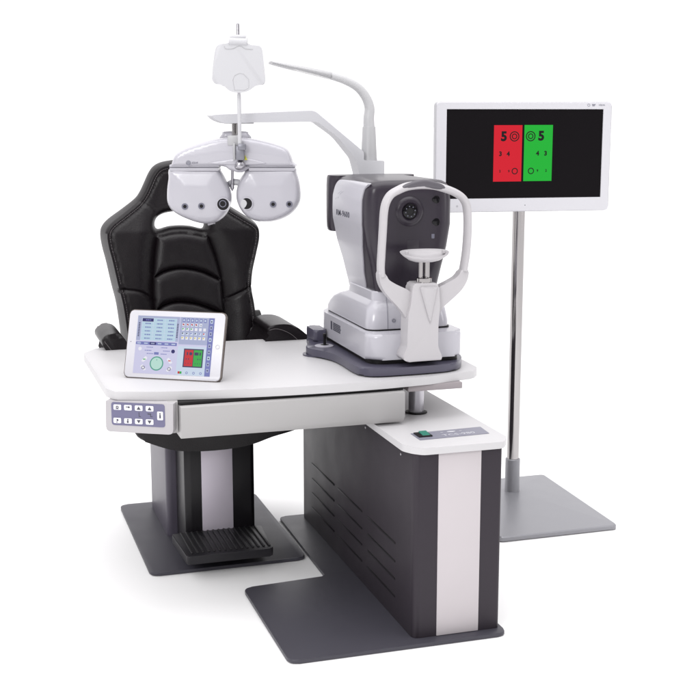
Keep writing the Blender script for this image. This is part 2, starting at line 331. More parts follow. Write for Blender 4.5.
def text_mesh(s, size, cx, cz, y, ex=.0004, bold=0, xs=1, sp=1):
    """text standing in the xz plane, facing -y, centred on (cx, cz)"""
    cu = bpy.data.curves.new('t', 'FONT'); cu.body = s; cu.size = size; cu.align_x = 'CENTER'; cu.align_y = 'CENTER'
    cu.extrude = ex; cu.offset = bold; cu.resolution_u = 3; cu.space_character = sp
    o = bpy.data.objects.new('t', cu); COL.objects.link(o)
    dg = bpy.context.evaluated_depsgraph_get(); dg.update()
    me = bpy.data.meshes.new_from_object(o.evaluated_get(dg))
    bpy.data.objects.remove(o); bpy.data.curves.remove(cu)
    me.transform(Matrix.Translation((cx, y, cz)) @ Matrix.Rotation(R(90), 4, 'X') @ Matrix.Diagonal((xs,1,1,1)))
    return me
def merge(bm, me, T=I4):
    me.transform(T); bm.from_mesh(me); return bm
def disc(cx, cz, r, y0, y1, bm=None, n=28, bev=0): return prism([(cx+r*math.cos(2*math.pi*k/n), cz+r*math.sin(2*math.pi*k/n)) for k in range(n)], y0, y1, 'xz', bm=bm, bev=bev)
def annulus(cx, cz, r0, r1, y0, y1, bm=None, n=36):
    bm = bm or new(); L = []
    for r, y in ((r0,y1),(r0,y0),(r1,y0),(r1,y1)): L.append([bm.verts.new((cx+r*math.cos(2*math.pi*k/n), y, cz+r*math.sin(2*math.pi*k/n))) for k in range(n)])
    for a, b in zip(L, L[1:]+L[:1]):
        for k in range(n): bm.faces.new((a[k], a[(k+1)%n], b[(k+1)%n], b[k]))
    return bm

# ============================================================ THE SETTING
bm = new()
for y in (-40, 120): bm.verts.new((-80, y, 0)); bm.verts.new((90, y, 0))
bm.verts.ensure_lookup_table(); bm.faces.new([bm.verts[i] for i in (0,1,3,2)])
fl = obj('floor', bm, mat('white_paper', (.96,.96,.957), .85, spec=.1, var=.002)); fl['kind'] = 'structure'

# ============================================================ REFRACTION TABLE
T = root('instrument_table', 'white instrument table on a dark slatted cabinet and wide dark floor plate', 'medical table', (1.33, 3.77, 0))
pp = [(.824,3.15),(1.480,3.15),(1.480,4.385),(1.112,4.385),(1.104,3.745),(.824,3.722)]
obj('base_plate', prism(rnd(pp,[.03,.03,.03,.025,.012,.03]), .002, .013, 'xy', bev=.003), M['plate'], T)
cb = rnd([(1.200,3.187),(1.470,3.187),(1.470,4.36),(1.200,4.36)],[.022,.014,.01,.01])
cab = obj('cabinet', prism(cb, .0135, .559, 'xy', bev=.001, seg=1), M['cab'], T)
for j, (ya, yb) in enumerate(((3.96,4.24),(3.655,3.918),(3.340,3.597))):
    for z in (.250,.193,.139,.084):
        obj('vent_slot', box(1.1985, ya, z-.0027, 1.2008, yb, z+.0027, .0004), M['black'], cab)
for y, z in ((3.62,.534),(3.297,.533)):
    obj('screw', lathe([(.0045,0),(.0045,-.0012),(.003,-.002),(.0,-.002)], (1.1998,y,z), 'x', 16), M['steel'], cab)
obj('front_inlay', box(1.272, 3.1845, .0145, 1.402, 3.20, .557, .001), M['panelw'], cab)
ct = [(1.180,3.232),(1.197,3.198),(1.222,3.174),(1.466,3.174),(1.497,3.222),(1.495,4.36),(1.475,4.39),(1.180,4.39)]
obj('cabinet_top', prism(rnd(ct,[.012,.01,.012,.012,.012,.02,.02,.01]), .560, .580, 'xy', bev=.0025), M['white'], T)
lb = [(1.243,3.258),(1.463,3.270),(1.469,3.350),(1.243,3.337)]
sw = obj('switch_label', prism(rnd(lb,.003), .5802, .5812, 'xy'), M['label'], T)
Fl = Matrix.Translation((1.365,3.304,.5813)) @ Matrix.Rotation(R(3.2),4,'Z')
def flat(s, size, x, y, b=0, xs=1): # text lying on the label
    me = text_mesh(s, size, 0, 0, 0, .00015, b, xs); me.transform(Matrix.Rotation(R(-90),4,'X')); me.transform(Matrix.Translation((x,y,0))); return me
obj('lettering', flat('TCS-980', .024, .010, -.014, 0, 1.2), M['label_ink'], sw, Fl)
bm = prism(smooth([(-.014,.018),(0,.025),(.014,.018),(0,.011)],4), 0, .0003, 'xy'); 
for dx in (-.03,.03): box(dx-.004, .0165, 0, dx+.004, .0195, .0003, bm=bm)
obj('emblem', bm, M['label_ink'], sw, Fl)
rk = obj('rocker_switch', box(1.250,3.284,.5813,1.292,3.332,.5850,.001), M['black'], sw)
obj('rocker', prism([(3.290,.5851),(3.326,.5851),(3.326,.5895),(3.31,.5875)],1.264,1.287,'yz'), M['green'], rk)
obj('lift_column', lathe([(.033,.5803),(.033,.5825),(.024,.5826),(.024,.672)], (1.352,3.581,0), n=48), M['steel'], T)
obj('column_ring', lathe([(.0345,.5802),(.0345,.5835),(.030,.5845),(.0265,.5846)], (1.352,3.581,0), n=48), M['black'], T)
# table top
tt = smooth([(.66,3.482),(.82,3.460),(1.0,3.450),(1.19,3.452),(1.356,3.470)],5,False)
tt = [(.402,3.600),(.420,3.545),(.54,3.505)]+tt+[(1.512,3.508),(1.545,3.555),(1.560,4.17),(1.52,4.235),(.450,4.245),(.397,4.165)]
rr = [.008,.008,0]+[0]*(len(tt)-9)+[.012,.012,.03,.03,.012,.012]
obj('tabletop', prism(rnd(tt,rr,4), .692, .717, 'xy', bev=.003), M['white'], T)
obj('drawer_gap_shade', box(.5905, 3.462, .6825, 1.2655, 3.93, .6915, .001), M['black'], T)  # black filler box, stands in for the shade in the gap above the drawer
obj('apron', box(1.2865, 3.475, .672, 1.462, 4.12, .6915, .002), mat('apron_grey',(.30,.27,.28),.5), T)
dr = prism([(3.440,.607),(3.440,.680),(3.446,.682),(3.9,.682),(3.9,.588),(3.453,.588)], .591, 1.264, 'yz', bev=.0015, seg=2)
dw = obj('drawer', dr, M['drawer'], T)
obj('drawer_housing', box(.560,3.475,.600,.5895,3.95,.6915,.002), M['drawer'], T)
obj('drawer_housing', box(1.266,3.52,.640,1.285,3.90,.6715,.002), M['drawer'], T)
obj('screw', lathe([(.003,0),(.003,-.001),(0,-.0012)],(.5752,3.4748,.652),'y',12), M['black'], T)
# keypad housing
K = Matrix.Translation((.575,3.45,0)) @ Matrix.Rotation(-R(29.05),4,'Z')
hb = rnd([(-.208,.601),(-.006,.601),(-.004,.6912),(-.206,.6912)],[.014,.014,.002,.002])
kp = obj('keypad_housing', prism(hb, 0, .09, 'xz', bev=.003), mat('keypad_grey',(.42,.405,.42),.4,rvar=.02), T, K)
pn = obj('keypad', prism(rect(-.189,.6215,-.029,.6885,.008), -.0012, .002, 'xz', bev=.0004, seg=1), M['blue'], kp, K)
C = G['cpk']
for i, (u, z) in enumerate(C):
    u2 = u; w_, h_ = (.0115,.0078) if i < 8 else (.0088,.0125)
    z2 = (.6745 if i < 4 else .6355) if i < 8 else .655
    k = obj('key', prism(rect(u2-w_,z2-h_,u2+w_,z2+h_,.003), -.0030, -.001, 'xz', bev=.0006, seg=2), M['keyw'], pn, K)
    bm = new()
    if i in (2,3,6,7):
        s = 1 if i < 4 else -1
        prism([(u2-.006,z2-.0045*s),(u2+.006,z2-.0045*s),(u2,z2+.0052*s)], -.0034, -.0029, 'xz', bm=bm)
    elif i == 0: annulus(u2,z2,.002,.0042,-.0034,-.0029,bm); box(u2-.006,-.0034,z2-.0055,u2+.004,-.0029,z2-.0042,bm=bm)
    elif i == 1: box(u2-.006,-.0034,z2+.001,u2+.001,-.0029,z2+.003,bm=bm); disc(u2+.003,z2+.0015,.0028,-.0034,-.0029,bm)
    elif i == 4: disc(u2+.001,z2+.0015,.003,-.0034,-.0029,bm); box(u2-.003,-.0034,z2-.0055,u2+.001,-.0029,z2-.0035,bm=bm)
    elif i == 5: disc(u2,z2+.004,.0022,-.0034,-.0029,bm); box(u2-.003,-.0034,z2-.0055,u2+.002,-.0029,z2+.001,bm=bm)
    else: disc(u2,z2+.006,.0022,-.0034,-.0029,bm); box(u2-.0022,-.0034,z2-.007,u2+.0022,-.0029,z2+.003,bm=bm)
    obj('icon', bm, M['ink'], k, K)
bm = new()
bm1 = new()
for u in (C[2][0],): box(u-.001,-.0015,.649,u+.001,-.0011,.662,bm=bm1); box(u+.001,-.0015,.649,u+.005,-.0011,.651,bm=bm1)
u = C[3][0]
box(u-.007,-.0015,.657,u+.002,-.0011,.660,bm=bm); box(u+.001,-.0015,.650,u+.003,-.0011,.660,bm=bm); box(u+.003,-.0015,.650,u+.008,-.0011,.652,bm=bm)
obj('symbol', bm, M['ink'], pn, K)
obj('symbol', bm1, M['ink'], pn, K)
# arm on its pillar
A_ = [tuple(p) for p in G['arm']]
A_[12:14] = []; 
arm = [(.838,1.4885),(.8576,1.491),(.9858,1.4964),(1.1824,1.5043),(1.1964,1.5007),(1.3668,1.3655),(1.3669,1.3365),(1.4415,1.3345),(1.433,.719),(1.352,.719),(1.3505,1.29),(1.3358,1.3429),(1.2737,1.4165),(1.1997,1.4682),(.9853,1.4657),(.8839,1.4627),(.8539,1.4741)]
obj('support_arm', prism(rnd(arm,[.004,.004,0,.01,.01,.006,.004,.004,.004,.004,.004,.01,.02,.01,0,.01,.01],4), 4.15, 4.225, 'xz', bev=.003), M['armw'], T)
bm = box(.893,4.165,1.4618,.985,4.21,1.4665,.001)
obj('arm_rail', bm, M['lampg'], T)
for x, z in ((1.300,1.3846),(1.247,1.438)):
    pass

# ============================================================ LAMP
Lp = root('gooseneck_lamp', 'slim grey gooseneck lamp bending left from the white arm pillar', 'lamp', (1.404,4.19,1.334))
obj('cuff', lathe([(.0285,1.3352),(.0285,1.3375),(.0275,1.345),(.0225,1.448),(.0215,1.450)], (1.398,4.19,0), n=36), M['lampg'], Lp)
pth = [(1.398,1.4480),(1.397,1.4793)]+[(x*4.19/4.15, 1.5-(1.5-z)*4.19/4.15) for x, z in G['lamp'][3:8]]
pth = smooth(pth,5,False)
n = len(pth); ra = [.0195-.0075*(i/(n-1)) for i in range(n)]
obj('gooseneck', tube([(x,4.19,z) for x, z in pth], ra, 18), mat('lamp_neck',(.46,.46,.47),.4,rvar=.02), Lp)
hd = [(x*4.19/4.15, 1.5-(1.5-z)*4.19/4.15) for x, z in G['lamp'][7:]]; hd = smooth([pth[-2]]+hd[:-1]+[(hd[-1][0]+.004,hd[-1][1]-.001)],5,False); n = len(hd)
ra = [.0125-.0075*(i/(n-1))**2 for i in range(n)]; ov = [.0125+.016*min(1,2.2*i/(n-1)) for i in range(n)]
obj('lamp_head', tube([(x,4.19,z) for x, z in hd], ra, 18, oval=ov), M['lampg'], Lp)
lw = [hd[int(n*f)] for f in (.18,.4,.6,.85)]
obj('diffuser', tube([(x-.002,4.19,z-.0105+.0022*i) for i,(x, z) in enumerate(lw)], [.003,.004,.0035,.002], 12, oval=[.012,.02,.022,.02]), M['lampd'], Lp)

# ============================================================ PHOROPTER
F = Matrix.Rotation(-YAW, 4, 'Z')
PD = 4.24
def at(u, dy, z): return F @ Vector((u, PD+dy, z))
P = root('phoropter', 'white phoropter with two rounded lens heads and a tall card rod, hanging from the arm', 'phoropter', at(-.37, 0, 1.33), -YAW)
FP = F @ Matrix.Translation((0, PD, 0))
gf = lambda P_, d: -.0022*np.exp(-((d-.030)/.010)**2)
for nm, k, sgn in (('lens_head','lensL',-1),('lens_head','lensR',1)):
    lp = smooth(G[k], 4)
    xs = [p[0] for p in lp]; c0 = (min(xs)+max(xs))/2
    def relief(P_, d, c0=c0, sgn=sgn):
        return .010*np.clip(d/.06,0,1)**.8
    h = obj(nm, pillow(lp, [], .036, .018, .007, relief, yb=.045, Rb=.02), M['dev'], P, FP, sharp=60)
    ap = G['apert'][0 if sgn < 0 else 1]
    def ysurf(u, z, lp=lp, relief=relief):
        q = np.array([[u, z]]); d = segdist(q, lp); pr = math.sqrt(max(0,1-(1-min(d[0]/.018,1))**2))
        return -(.036*pr+relief(q,d)[0])
    r = .0215 if sgn < 0 else .0205; ap = (ap[0]-(.0015 if sgn<0 else -.002), ap[1])
    ys = -.049
    e = obj('eyepiece', annulus(ap[0], ap[1], r*.90, r*1.04, ys-.0008, ys+.03), M['dev'], h, FP)
    obj('lens', disc(ap[0], ap[1], r*.93, ys-.0002, ys+.03), M['glass'], e, FP)
    if sgn < 0: obj('lens_rim', annulus(ap[0]-.001, ap[1]+.002, r*.42, r*.56, ys-.0012, ys+.004), M['port'], e, FP)
    else: obj('lens_shutter', prism(smooth([(ap[0]-.0185,ap[1]+.004),(ap[0]-.012,ap[1]+.014),(ap[0]-.003,ap[1]+.010),(ap[0]+.001,ap[1]+.001),(ap[0]-.003,ap[1]-.009),(ap[0]-.010,ap[1]-.0155),(ap[0]-.017,ap[1]-.008)],4), ys-.0012, ys+.003,'xz'), M['clear'], e, FP)
    for a in (G['apert'][2:4] if sgn < 0 else G['apert'][4:6]):
        ys = ysurf(*a)-.0006
        q = obj('sensor', annulus(a[0], a[1], .0060, .0108, ys-.0012, ys+.009), M['port'], h, FP)
        obj('sensor_glass', disc(a[0], a[1], .0072, ys-.0004, ys+.005), M['glass'], q, FP)
bl = G['bridge']
bl = smooth(bl[:16],4,False)+smooth(bl[15:],3,False)[1:]
br = obj('bridge', pillow([(x, z if z > 1.327 else (z if -.41 < x < -.33 else z)) for x, z in bl], [], .045, .010, .007, lambda P_, d: .004*np.clip(d/.05,0,1), yb=.05, Rb=.02), M['dev'], P, FP @ Matrix.Translation((0,-.002,0)), sharp=60)
zt_ = max(p[1] for p in G['lensL']); zb_ = max(G['bridge'][0][1], G['bridge'][15][1])
zm_ = (zt_+zb_)/2
for xa, xb in ((-.5965,-.4335),(-.3345,-.1830)):
    obj('joint', prism(rect(xa,zt_-.009,xb,zb_+.007,.003), -.0375, .02, 'xz', bev=.002), M['dev'], br, FP)
    obj('seam', box(xa-.0006,-.0386,zm_-.0011,xb+.0006,.0206,zm_+.0011), M['ink'], br, FP)
obj('ledge', pillow(smooth(G['ledge'],4), [], .006, .005, .004), M['dev'], br, FP @ Matrix.Translation((0,-.0475,0)), sharp=60)
obj('rear_housing', pillow(smooth(G['hump'],3), [], .02, .012, .008), M['dev'], P, FP @ Matrix.Translation((0,.03,0)), sharp=60)
# warning triangle, round mark
w = -.3455; wz = 1.3515
t_ = obj('warning_sticker', prism([(w-.0085,wz-.0065),(w+.0085,wz-.0065),(w,wz+.009)], -.0550, -.045,'xz'), M['yellow'], br, FP)
obj('warning_mark', box(w-.0009,-.0554,wz-.003,w+.0009,-.0551,wz+.004), M['ink'], t_, FP)
bm = annulus(-.5321,1.3350,.0062,.0080,-.0500,-.0470); annulus(-.5321,1.3350,.0012,.0050,-.0500,-.0470,bm,20); 
obj('round_mark', bm, M['inkg'], br, FP)
obj('lettering', text_mesh('CV-9', .009, -.511, 1.3350, -.0494, .0012), M['inkg'], br, FP)
# hanger
bm = lathe([(.0055,1.415),(.0055,1.466)], (-.387,.012,0), n=20); lathe([(.0075,1.415),(.0075,1.466)], (-.374,.012,0), n=20, bm=bm)
obj('hanger', bm, M['chrome'], P, FP)
bm = box(-.402,-.052,1.392,-.362,.02,1.424,.003); box(-.384,-.058,1.345,-.376,-.03,1.40,.002,bm)
obj('hanger_clamp', bm, M['lampg'], P, FP)
# rod, clip, card
rd = obj('card_rod', lathe([(.0042,1.385),(.0048,1.386),(.0048,1.775),(.0035,1.779)], (-.3600,-.072,0), n=20), M['steel'], P, FP)
obj('rod_sleeve', lathe([(.0062,1.392),(.0062,1.555),(.005,1.557)], (-.3600,-.072,0), n=24), M['clear'], rd, FP)
bm = box(-.3725,-.085,1.345,-.3455,-.045,1.392,.004); box(-.366,-.088,1.378,-.340,-.06,1.398,.003,bm); 
cl = obj('rod_clip', bm, mat('clip_grey',(.20,.20,.23),.35,.4), rd, FP)
obj('clip_foot', pillow(smooth([(-.378,1.318),(-.374,1.338),(-.360,1.345),(-.348,1.338),(-.343,1.322),(-.358,1.312)],4), [], .015, .012, .006), M['steel'], rd, FP @ Matrix.Translation((0,-.062,0)))
obj('centre_mount', pillow(smooth([(-.408,1.326),(-.33,1.326),(-.345,1.309),(-.365,1.303),(-.388,1.309)],4), [], .02, .012, .006), M['dev'], P, FP @ Matrix.Translation((0,-.03,0)))
obj('card_knob', tube([(-.388,-.084,1.722),(-.330,-.084,1.720)], [.0125,.0125], 20, up=(0,0,1)), M['clear'], rd, FP)
cd = obj('near_card', prism(rnd(G['card'],.012,4), -.090, -.081, 'xz', bev=.002), M['clear'], rd, FP)
obj('card_lock', tube([(-.385,-.078,1.735),(-.335,-.078,1.737)], [.008,.008], 16, up=(0,0,1)), M['clear'], rd, FP)
oc = G['octa']
bm = tube([(x,-.0904,z) for x, z in oc+oc[:1]], .0005, 6)
obj('card_window', bm, M['lampg'], cd, FP)
obj('card_slot', tube([(x,-.0904,z) for x, z in smooth(G['wave'],3,False)], .0009, 6), M['lampg'], cd, FP)
# pd pin and nose rest
bm = tube([(-.3917,0,1.318),(-.3935,0,1.258)], .0045, 14); lathe([(.0065,1.262),(.0065,1.250),(.001,1.240)], (-.3938,0,0), n=16, bm=bm)
obj('pd_pin', bm, M['steel'], P, FP)
obj('nose_rest', tube([(-.405,.03,1.262),(-.388,.015,1.270),(-.372,.01,1.268),(-.358,.015,1.255),(-.352,.03,1.235)], .011, 14), M['armw'], P, FP)
obj('forehead_hook', tube([(-.456,.03,1.16),(-.462,.02,1.132),(-.48,.02,1.128)], .007, 12), M['steel'], P, FP)

# ============================================================ AUTOREFRACTOR
D_ = root('autorefractor', 'white and dark grey autorefractor with chin rest hoop on the right of the tabletop', 'eye tester', (1.33,3.75,.7175))
tr = [(1.165,3.515),(1.19,3.500),(1.235,3.494),(1.33,3.495),(1.42,3.504),(1.467,3.528),(1.505,3.59),(1.520,3.66),(1.52,3.95),(1.50,4.08),(1.25,4.125),(1.15,4.10),(1.125,4.00),(1.100,3.940),(1.089,3.905),(1.098,3.865),(1.119,3.826),(1.138,3.77),(1.144,3.70),(1.144,3.60),(1.15,3.54)]
ty = obj('tray', prism(smooth(tr,4), .7215, .7445, 'xy', bev=.006, seg=4), M['tray'], D_)
obj('tray_foot', lathe([(.050,.7175),(.050,.7213)], (1.128,3.905,0), n=40), M['tray'], ty)
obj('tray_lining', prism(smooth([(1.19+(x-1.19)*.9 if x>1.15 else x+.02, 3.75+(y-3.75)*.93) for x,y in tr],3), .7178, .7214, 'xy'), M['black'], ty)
obj('cable_box', prism(rnd([(1.139,3.985),(1.184,3.985),(1.184,4.09),(1.139,4.09)],.014), .7446, .784, 'xy', bev=.008, seg=4), M['tray'], D_)
jd = obj('joystick_base', lathe([(.031,.7446),(.031,.7475),(.027,.7495),(.012,.750)], (1.148,3.90,0), n=40), mat('joystick_grey',(.30,.29,.33),.4), D_)
obj('joystick', lathe([(.014,.7501),(.0045,.7525),(.0045,.776),(.006,.778),(.006,.786),(.003,.788)], (1.150,3.90,0), n=24), M['black'], D_)
# chassis
bm = prism(rnd([(1.187,3.548),(1.496,3.548),(1.49,4.03),(1.25,4.11),(1.215,4.105),(1.187,4.05)],[.055,.04,.03,.01,.02,.03],8), .758, .8375, 'xy', bev=.012, seg=4)
lc = obj('lower_chassis', bm, M['dev'], D_)
obj('chassis_gap', prism(rnd([(1.196,3.556),(1.487,3.556),(1.48,4.03),(1.25,4.095),(1.22,4.09),(1.195,4.045)],[.05,.035,.03,.01,.02,.03],8), .7447, .7578, 'xy'), M['black'], D_)
obj('chassis_seam', prism(rnd([(1.2055,3.612),(1.479,3.612),(1.475,4.02),(1.212,4.085)],[.045,.03,.03,.03],8), .8377, .8418, 'xy'), M['black'], D_)
def rsec(cx, w, y0, y1, z, r, n=7):
    p = rnd([(cx-w,y0),(cx+w,y0),(cx+w,y1),(cx-w,y1)], r, n); return [(x,y,z) for x,y in p]
cx = 1.342
S = [rsec(cx,.136,3.614,4.085,.842,.04),rsec(cx,.136,3.614,4.083,.858,.04),rsec(cx,.133,3.618,4.065,.876,.04),rsec(cx,.130,3.622,4.03,.896,.04),rsec(cx,.122,3.632,3.985,.912,.04),rsec(cx,.112,3.642,3.945,.921,.035),rsec(cx,.108,3.646,3.93,.926,.035),rsec(cx,.107,3.648,3.92,.952,.035),rsec(cx,.105,3.650,3.915,.955,.035)]
uc = obj('upper_chassis', rings(S), M['dev'], D_, sharp=30)
obj('seam', tube([(1.268,3.6122,.843),(1.268,3.6122,.862),(1.268,3.616,.885),(1.269,3.6205,.903),(1.272,3.632,.917),(1.274,3.644,.926),(1.274,3.646,.953)], .0009, 6), M['inkg'], uc)
obj('round_mark', annulus(1.288,.868,.004,.006,3.6125,3.616), M['inkg'], uc)
# head
WZ = [(.952,.100),(.975,.104),(1.03,.115),(1.09,.130),(1.16,.1415),(1.235,.141),(1.269,.137),(1.284,.133),(1.292,.126),(1.296,.112)]
BK = [(.945,3.89),(.974,3.895),(1.016,3.926),(1.05,3.955),(1.087,3.99),(1.1375,4.01),(1.30,4.02)]
WI = lambda z: float(np.interp(z,[a for a,b in WZ],[b for a,b in WZ]))
BI = lambda z: float(np.interp(z,[a for a,b in BK],[b for a,b in BK]))
cx = 1.345; S = []
for z in [.9555,.96,.975,1.0,1.03,1.06,1.09,1.12,1.16,1.20,1.235,1.255,1.269,1.279,1.286,1.292,1.295,1.2965]:
    w = WI(z); e = max(0, z-1.269)/.0275; e = 1-math.sqrt(max(0,1-e*e))
    yf = 3.622+.010*max(0,(1.05-z)/.1)+.030*e
    S.append(rsec(cx, w-.02*e, yf, BI(z)-.03*e, z, .045, 8))
hd_ = obj('measuring_head', rings(S), M['dark'], D_, sharp=50)
# rear cover
S = []
for z, k in ((1.120,.75),(1.123,.86),(1.132,.94),(1.15,.985),(1.18,1),(1.24,1),(1.27,.985),(1.288,.95),(1.297,.90),(1.3015,.80)):
    S.append(rsec(cx, .149*(.9+.1*k) , 3.965, 4.000+.065*k, z-.006, .05, 8))
S = [[(x, y if y < 4.0 else y, z) for x,y,z in r] for r in S]
obj('rear_cover', rings(S), M['dark'], D_, sharp=50)
# side panels follow the taper of the head
def side_panel(sgn):
    bm = new(); sp = [(y, min(z, 1.288) if sgn < 0 else min(z, 1.258)) for y, z in G['side']]
    if sgn > 0: sp = [(y, z) for i, (y, z) in enumerate(sp) if i not in (1,2)]
    sp = rnd(sp, .02, 4)
    f = bm.faces.new([bm.verts.new((0,y,z)) for y, z in sp])
    for z in (.965,.985,1.0,1.03,1.06,1.09,1.12,1.16,1.20,1.235,1.25,1.265,1.275,1.285,1.29):
        bmesh.ops.bisect_plane(bm, geom=bm.verts[:]+bm.edges[:]+bm.faces[:], plane_co=(0,0,z), plane_no=(0,0,1))
    bmesh.ops.triangulate(bm, faces=bm.faces)
    g = bmesh.ops.extrude_face_region(bm, geom=bm.faces[:])
    top = {v for v in g['geom'] if isinstance(v, bmesh.types.BMVert)}
    for v in bm.verts:
        w = WI(max(.956,v.co.z)); v.co.x = cx+sgn*(w+(.0035 if v in top else -.006))
        if v in top: pass
    return bm
sl = obj('side_panel', side_panel(-1), M['dev'], hd_, sharp=40)
obj('side_panel', side_panel(1), M['dev'], hd_, sharp=40)
me = text_mesh('RM-9600', .0255, 0, 0, 0, .0006, .0003, 1.35, 1.14)
me.transform(Matrix.Rotation(R(-90),4,'Z')); me.transform(Matrix.Translation((cx-WI(1.18)-.0036, 3.860, 1.180)))
obj('lettering', me, M['ink'], sl)
bm = new()
for k, dy in enumerate((0,.022)):
    tube([(cx-WI(1.24)-.0036, 3.938-dy, 1.222+.004*k),(cx-WI(1.25)-.0036,3.91-dy,1.243),(cx-WI(1.26)-.0036,3.88-dy,1.252)], .0011, 6, bm=bm)
obj('vent_groove', bm, M['inkg'], sl)
# chassis label
for (ya,yb,za,zb) in ((3.952,3.936,.792,.820),): obj('sticker_bar', box(1.1862,yb-.0,za,1.1872,ya,zb), M['ink'], lc)
bm = new()
for r_, z in enumerate((.817,.8115,.806,.8005,.795)):
    y = 3.925
    while y > 3.845:
        w = random.uniform(.003,.007); box(1.1862, y-w, z-.0019, 1.1873, y, z+.0019, bm=bm); y -= w+.0018
obj('label_print', bm, M['ink'], lc)
# face details
kf = .9885
fx = lambda p: (p[0]*kf, 1.5-(1.5-p[1])*kf)
lx, lz = fx(G['face'][0]); yF = 3.622
ls = obj('lens_cone', lathe([(.047,yF+.002),(.043,yF-.005),(.034,yF-.010),(.029,yF-.010),(.025,yF-.004),(.022,yF-.002)], (lx,0,lz), 'y', 48), M['dark'], hd_)
obj('lens', lathe([(.0225,yF-.0060),(.020,yF-.0075),(.011,yF-.0075),(.0105,yF-.006),(.003,yF-.005)], (lx,0,lz), 'y', 40), M['glass'], ls)
bm = new()
for k in range(8):
    a = k*math.pi/4+.2; disc(lx+.0155*math.cos(a), lz+.0155*math.sin(a), .0020, yF-.0088, yF-.006, bm, 10)
obj('ring_light', bm, M['port'], ls)
for p in G['face'][1:3]:
    x, z = fx(p)
    w_ = obj('sensor_window', prism(smooth([(x-.013,z-.001),(x-.002,z+.011),(x+.010,z+.008),(x+.012,z-.007),(x+.001,z-.012)],4), yF-.0015, yF+.003,'xz', bev=.0007), M['glass'], hd_)
x, z = fx(G['face'][3]); obj('sensor_window', box(x-.005,yF-.001,z-.007,x+.005,yF+.003,z+.007,.001), M['port'], hd_)
x, z = fx(G['face'][4]); obj('speaker_grille', box(x-.019,yF-.0006,z-.014,x+.019,yF+.003,z+.014,.0005), mat('grille_dark',(.030,.025,.034),.4), hd_)
x, z = fx(G['face'][5]); obj('height_mark', disc(x,z,.006,yF-.002,yF+.003), M['ring'], hd_)
# headrest hoop, yoke and post
hp = smooth([(1.350+(x-1.350)*.990,3.52,z) for x, z in G['hoop']],4,False); n = len(hp)
rw = [.0104+.002*math.exp(-((i/n-.5)/.18)**2) for i in range(n)]
hr = obj('headrest_hoop', tube(hp, rw, 20, oval=.023), M['frame'], D_, sharp=60)
obj('forehead_pad', pillow(smooth(G['pad'],3), [], .010, .008, .004), mat('pad_grey',(.085,.078,.092),.55), hr, Matrix.Translation((0,3.506,0)))
yk = rnd(G['yoke'],.012,4)
obj('yoke', prism(yk, 3.503, 3.537, 'xz', bev=.006, seg=4), M['frame'], D_, sharp=45)
ps = [(1.3036,.990),(1.3099,.9985),(1.3788,.9975),(1.3863,.989),(1.3905,.93),(1.386,.8665),(1.3859,.8048),(1.3935,.785),(1.400,.775),(1.400,.7605),(1.2873,.7605),(1.273,.7720),(1.276,.784),(1.2869,.806),(1.2882,.8715),(1.290,.9065),(1.2968,.932)]
po = obj('post', prism(rnd(ps,.006,3), 3.488, 3.55, 'xz', bev=.007, seg=4), M['frame'], D_, sharp=45)
# raised wedge down the middle of the post
bm = rings([[(1.322,3.4885,.996),(1.3655,3.4885,.996),(1.362,3.4885,.975),(1.326,3.4885,.975)],[(1.326,3.479,.990),(1.361,3.479,.990),(1.357,3.481,.975),(1.330,3.481,.975)]])
vv = [(1.322,3.4875,.990),(1.383,3.4875,.989),(1.360,3.4875,.862),(1.330,3.479,.984),(1.372,3.479,.983),(1.357,3.484,.885)]
bm.free(); bm = new(); V = [bm.verts.new(v) for v in vv]
for f in ((0,1,4,3),(1,2,5,4),(2,0,3,5),(3,4,5),(0,2,1)): bm.faces.new([V[i] for i in f])
bmesh.ops.bevel(bm, geom=bm.edges[:], offset=.003, segments=3, affect='EDGES', clamp_overlap=True)
obj('post_rib', bm, M['frame'], po)
bm = lathe([(.0068,.999),(.0068,1.062)], (1.338,3.516,0), n=24); lathe([(.0082,.999),(.0082,1.062)], (1.3575,3.516,0), n=24, bm=bm)
cr = obj('chin_rest_stem', bm, M['chrome'], D_)
obj('stem_collar', lathe([(.0235,.997),(.0235,1.010),(.021,1.012),(.010,1.0125)], (1.348,3.516,0), n=32), M['chrome'], cr)
# chin rest: shallow crescent bowl
cxr, czr = 1.349, 1.088; rs = []
for (a, b, dz, cz) in ((.012,.010,-.030,0),(.030,.022,-.0285,0),(.050,.032,-.022,.3),(.066,.040,-.011,.7),(.0755,.044,-.003,1),(.0775,.043,.001,1),(.0740,.040,.001,1),(.058,.030,-.009,.8),(.036,.019,-.015,.4),(.012,.008,-.0165,0)):
    rs.append([(cxr+a*math.cos(t), 3.515+b*math.sin(t)-.004*0, czr+dz+.009*cz*math.sin(t)-.004*cz*(math.sin(t)**2)) for t in [2*math.pi*k/48 for k in range(48)]])
ch_ = obj('chin_rest', rings(rs), M['frame'], D_, sharp=60)
for dx in (-.058,.060): obj('paper_pin', lathe([(.0055,1.083),(.0055,1.0925),(.003,1.0945)], (cxr+dx,3.512,0), n=16), M['frame'], ch_)

# ============================================================ TABLET
b0 = Vector(G_TAB); tilt = R(19)
TM = Matrix.Translation(b0) @ Matrix.Rotation(-R(31.1),4,'Z') @ Matrix.Rotation(-tilt,4,'X')
Tb = root('tablet', 'white tablet showing the lens control screen, propped up on the left of the tabletop', 'tablet', b0+Vector((.13,-.08,0)), -R(31.1))
TW, TH = .302, .204
obj('case', prism(rect(-.003,-.0015,TW+.003,TH+.003,.017,8), -.001, .010, 'xz', bev=.003), M['tcase'], Tb, TM)
tb = obj('bezel', prism(rect(0,.001,TW,TH,.015,8), -.0045, .003, 'xz', bev=.0018), M['tbez'], Tb, TM)
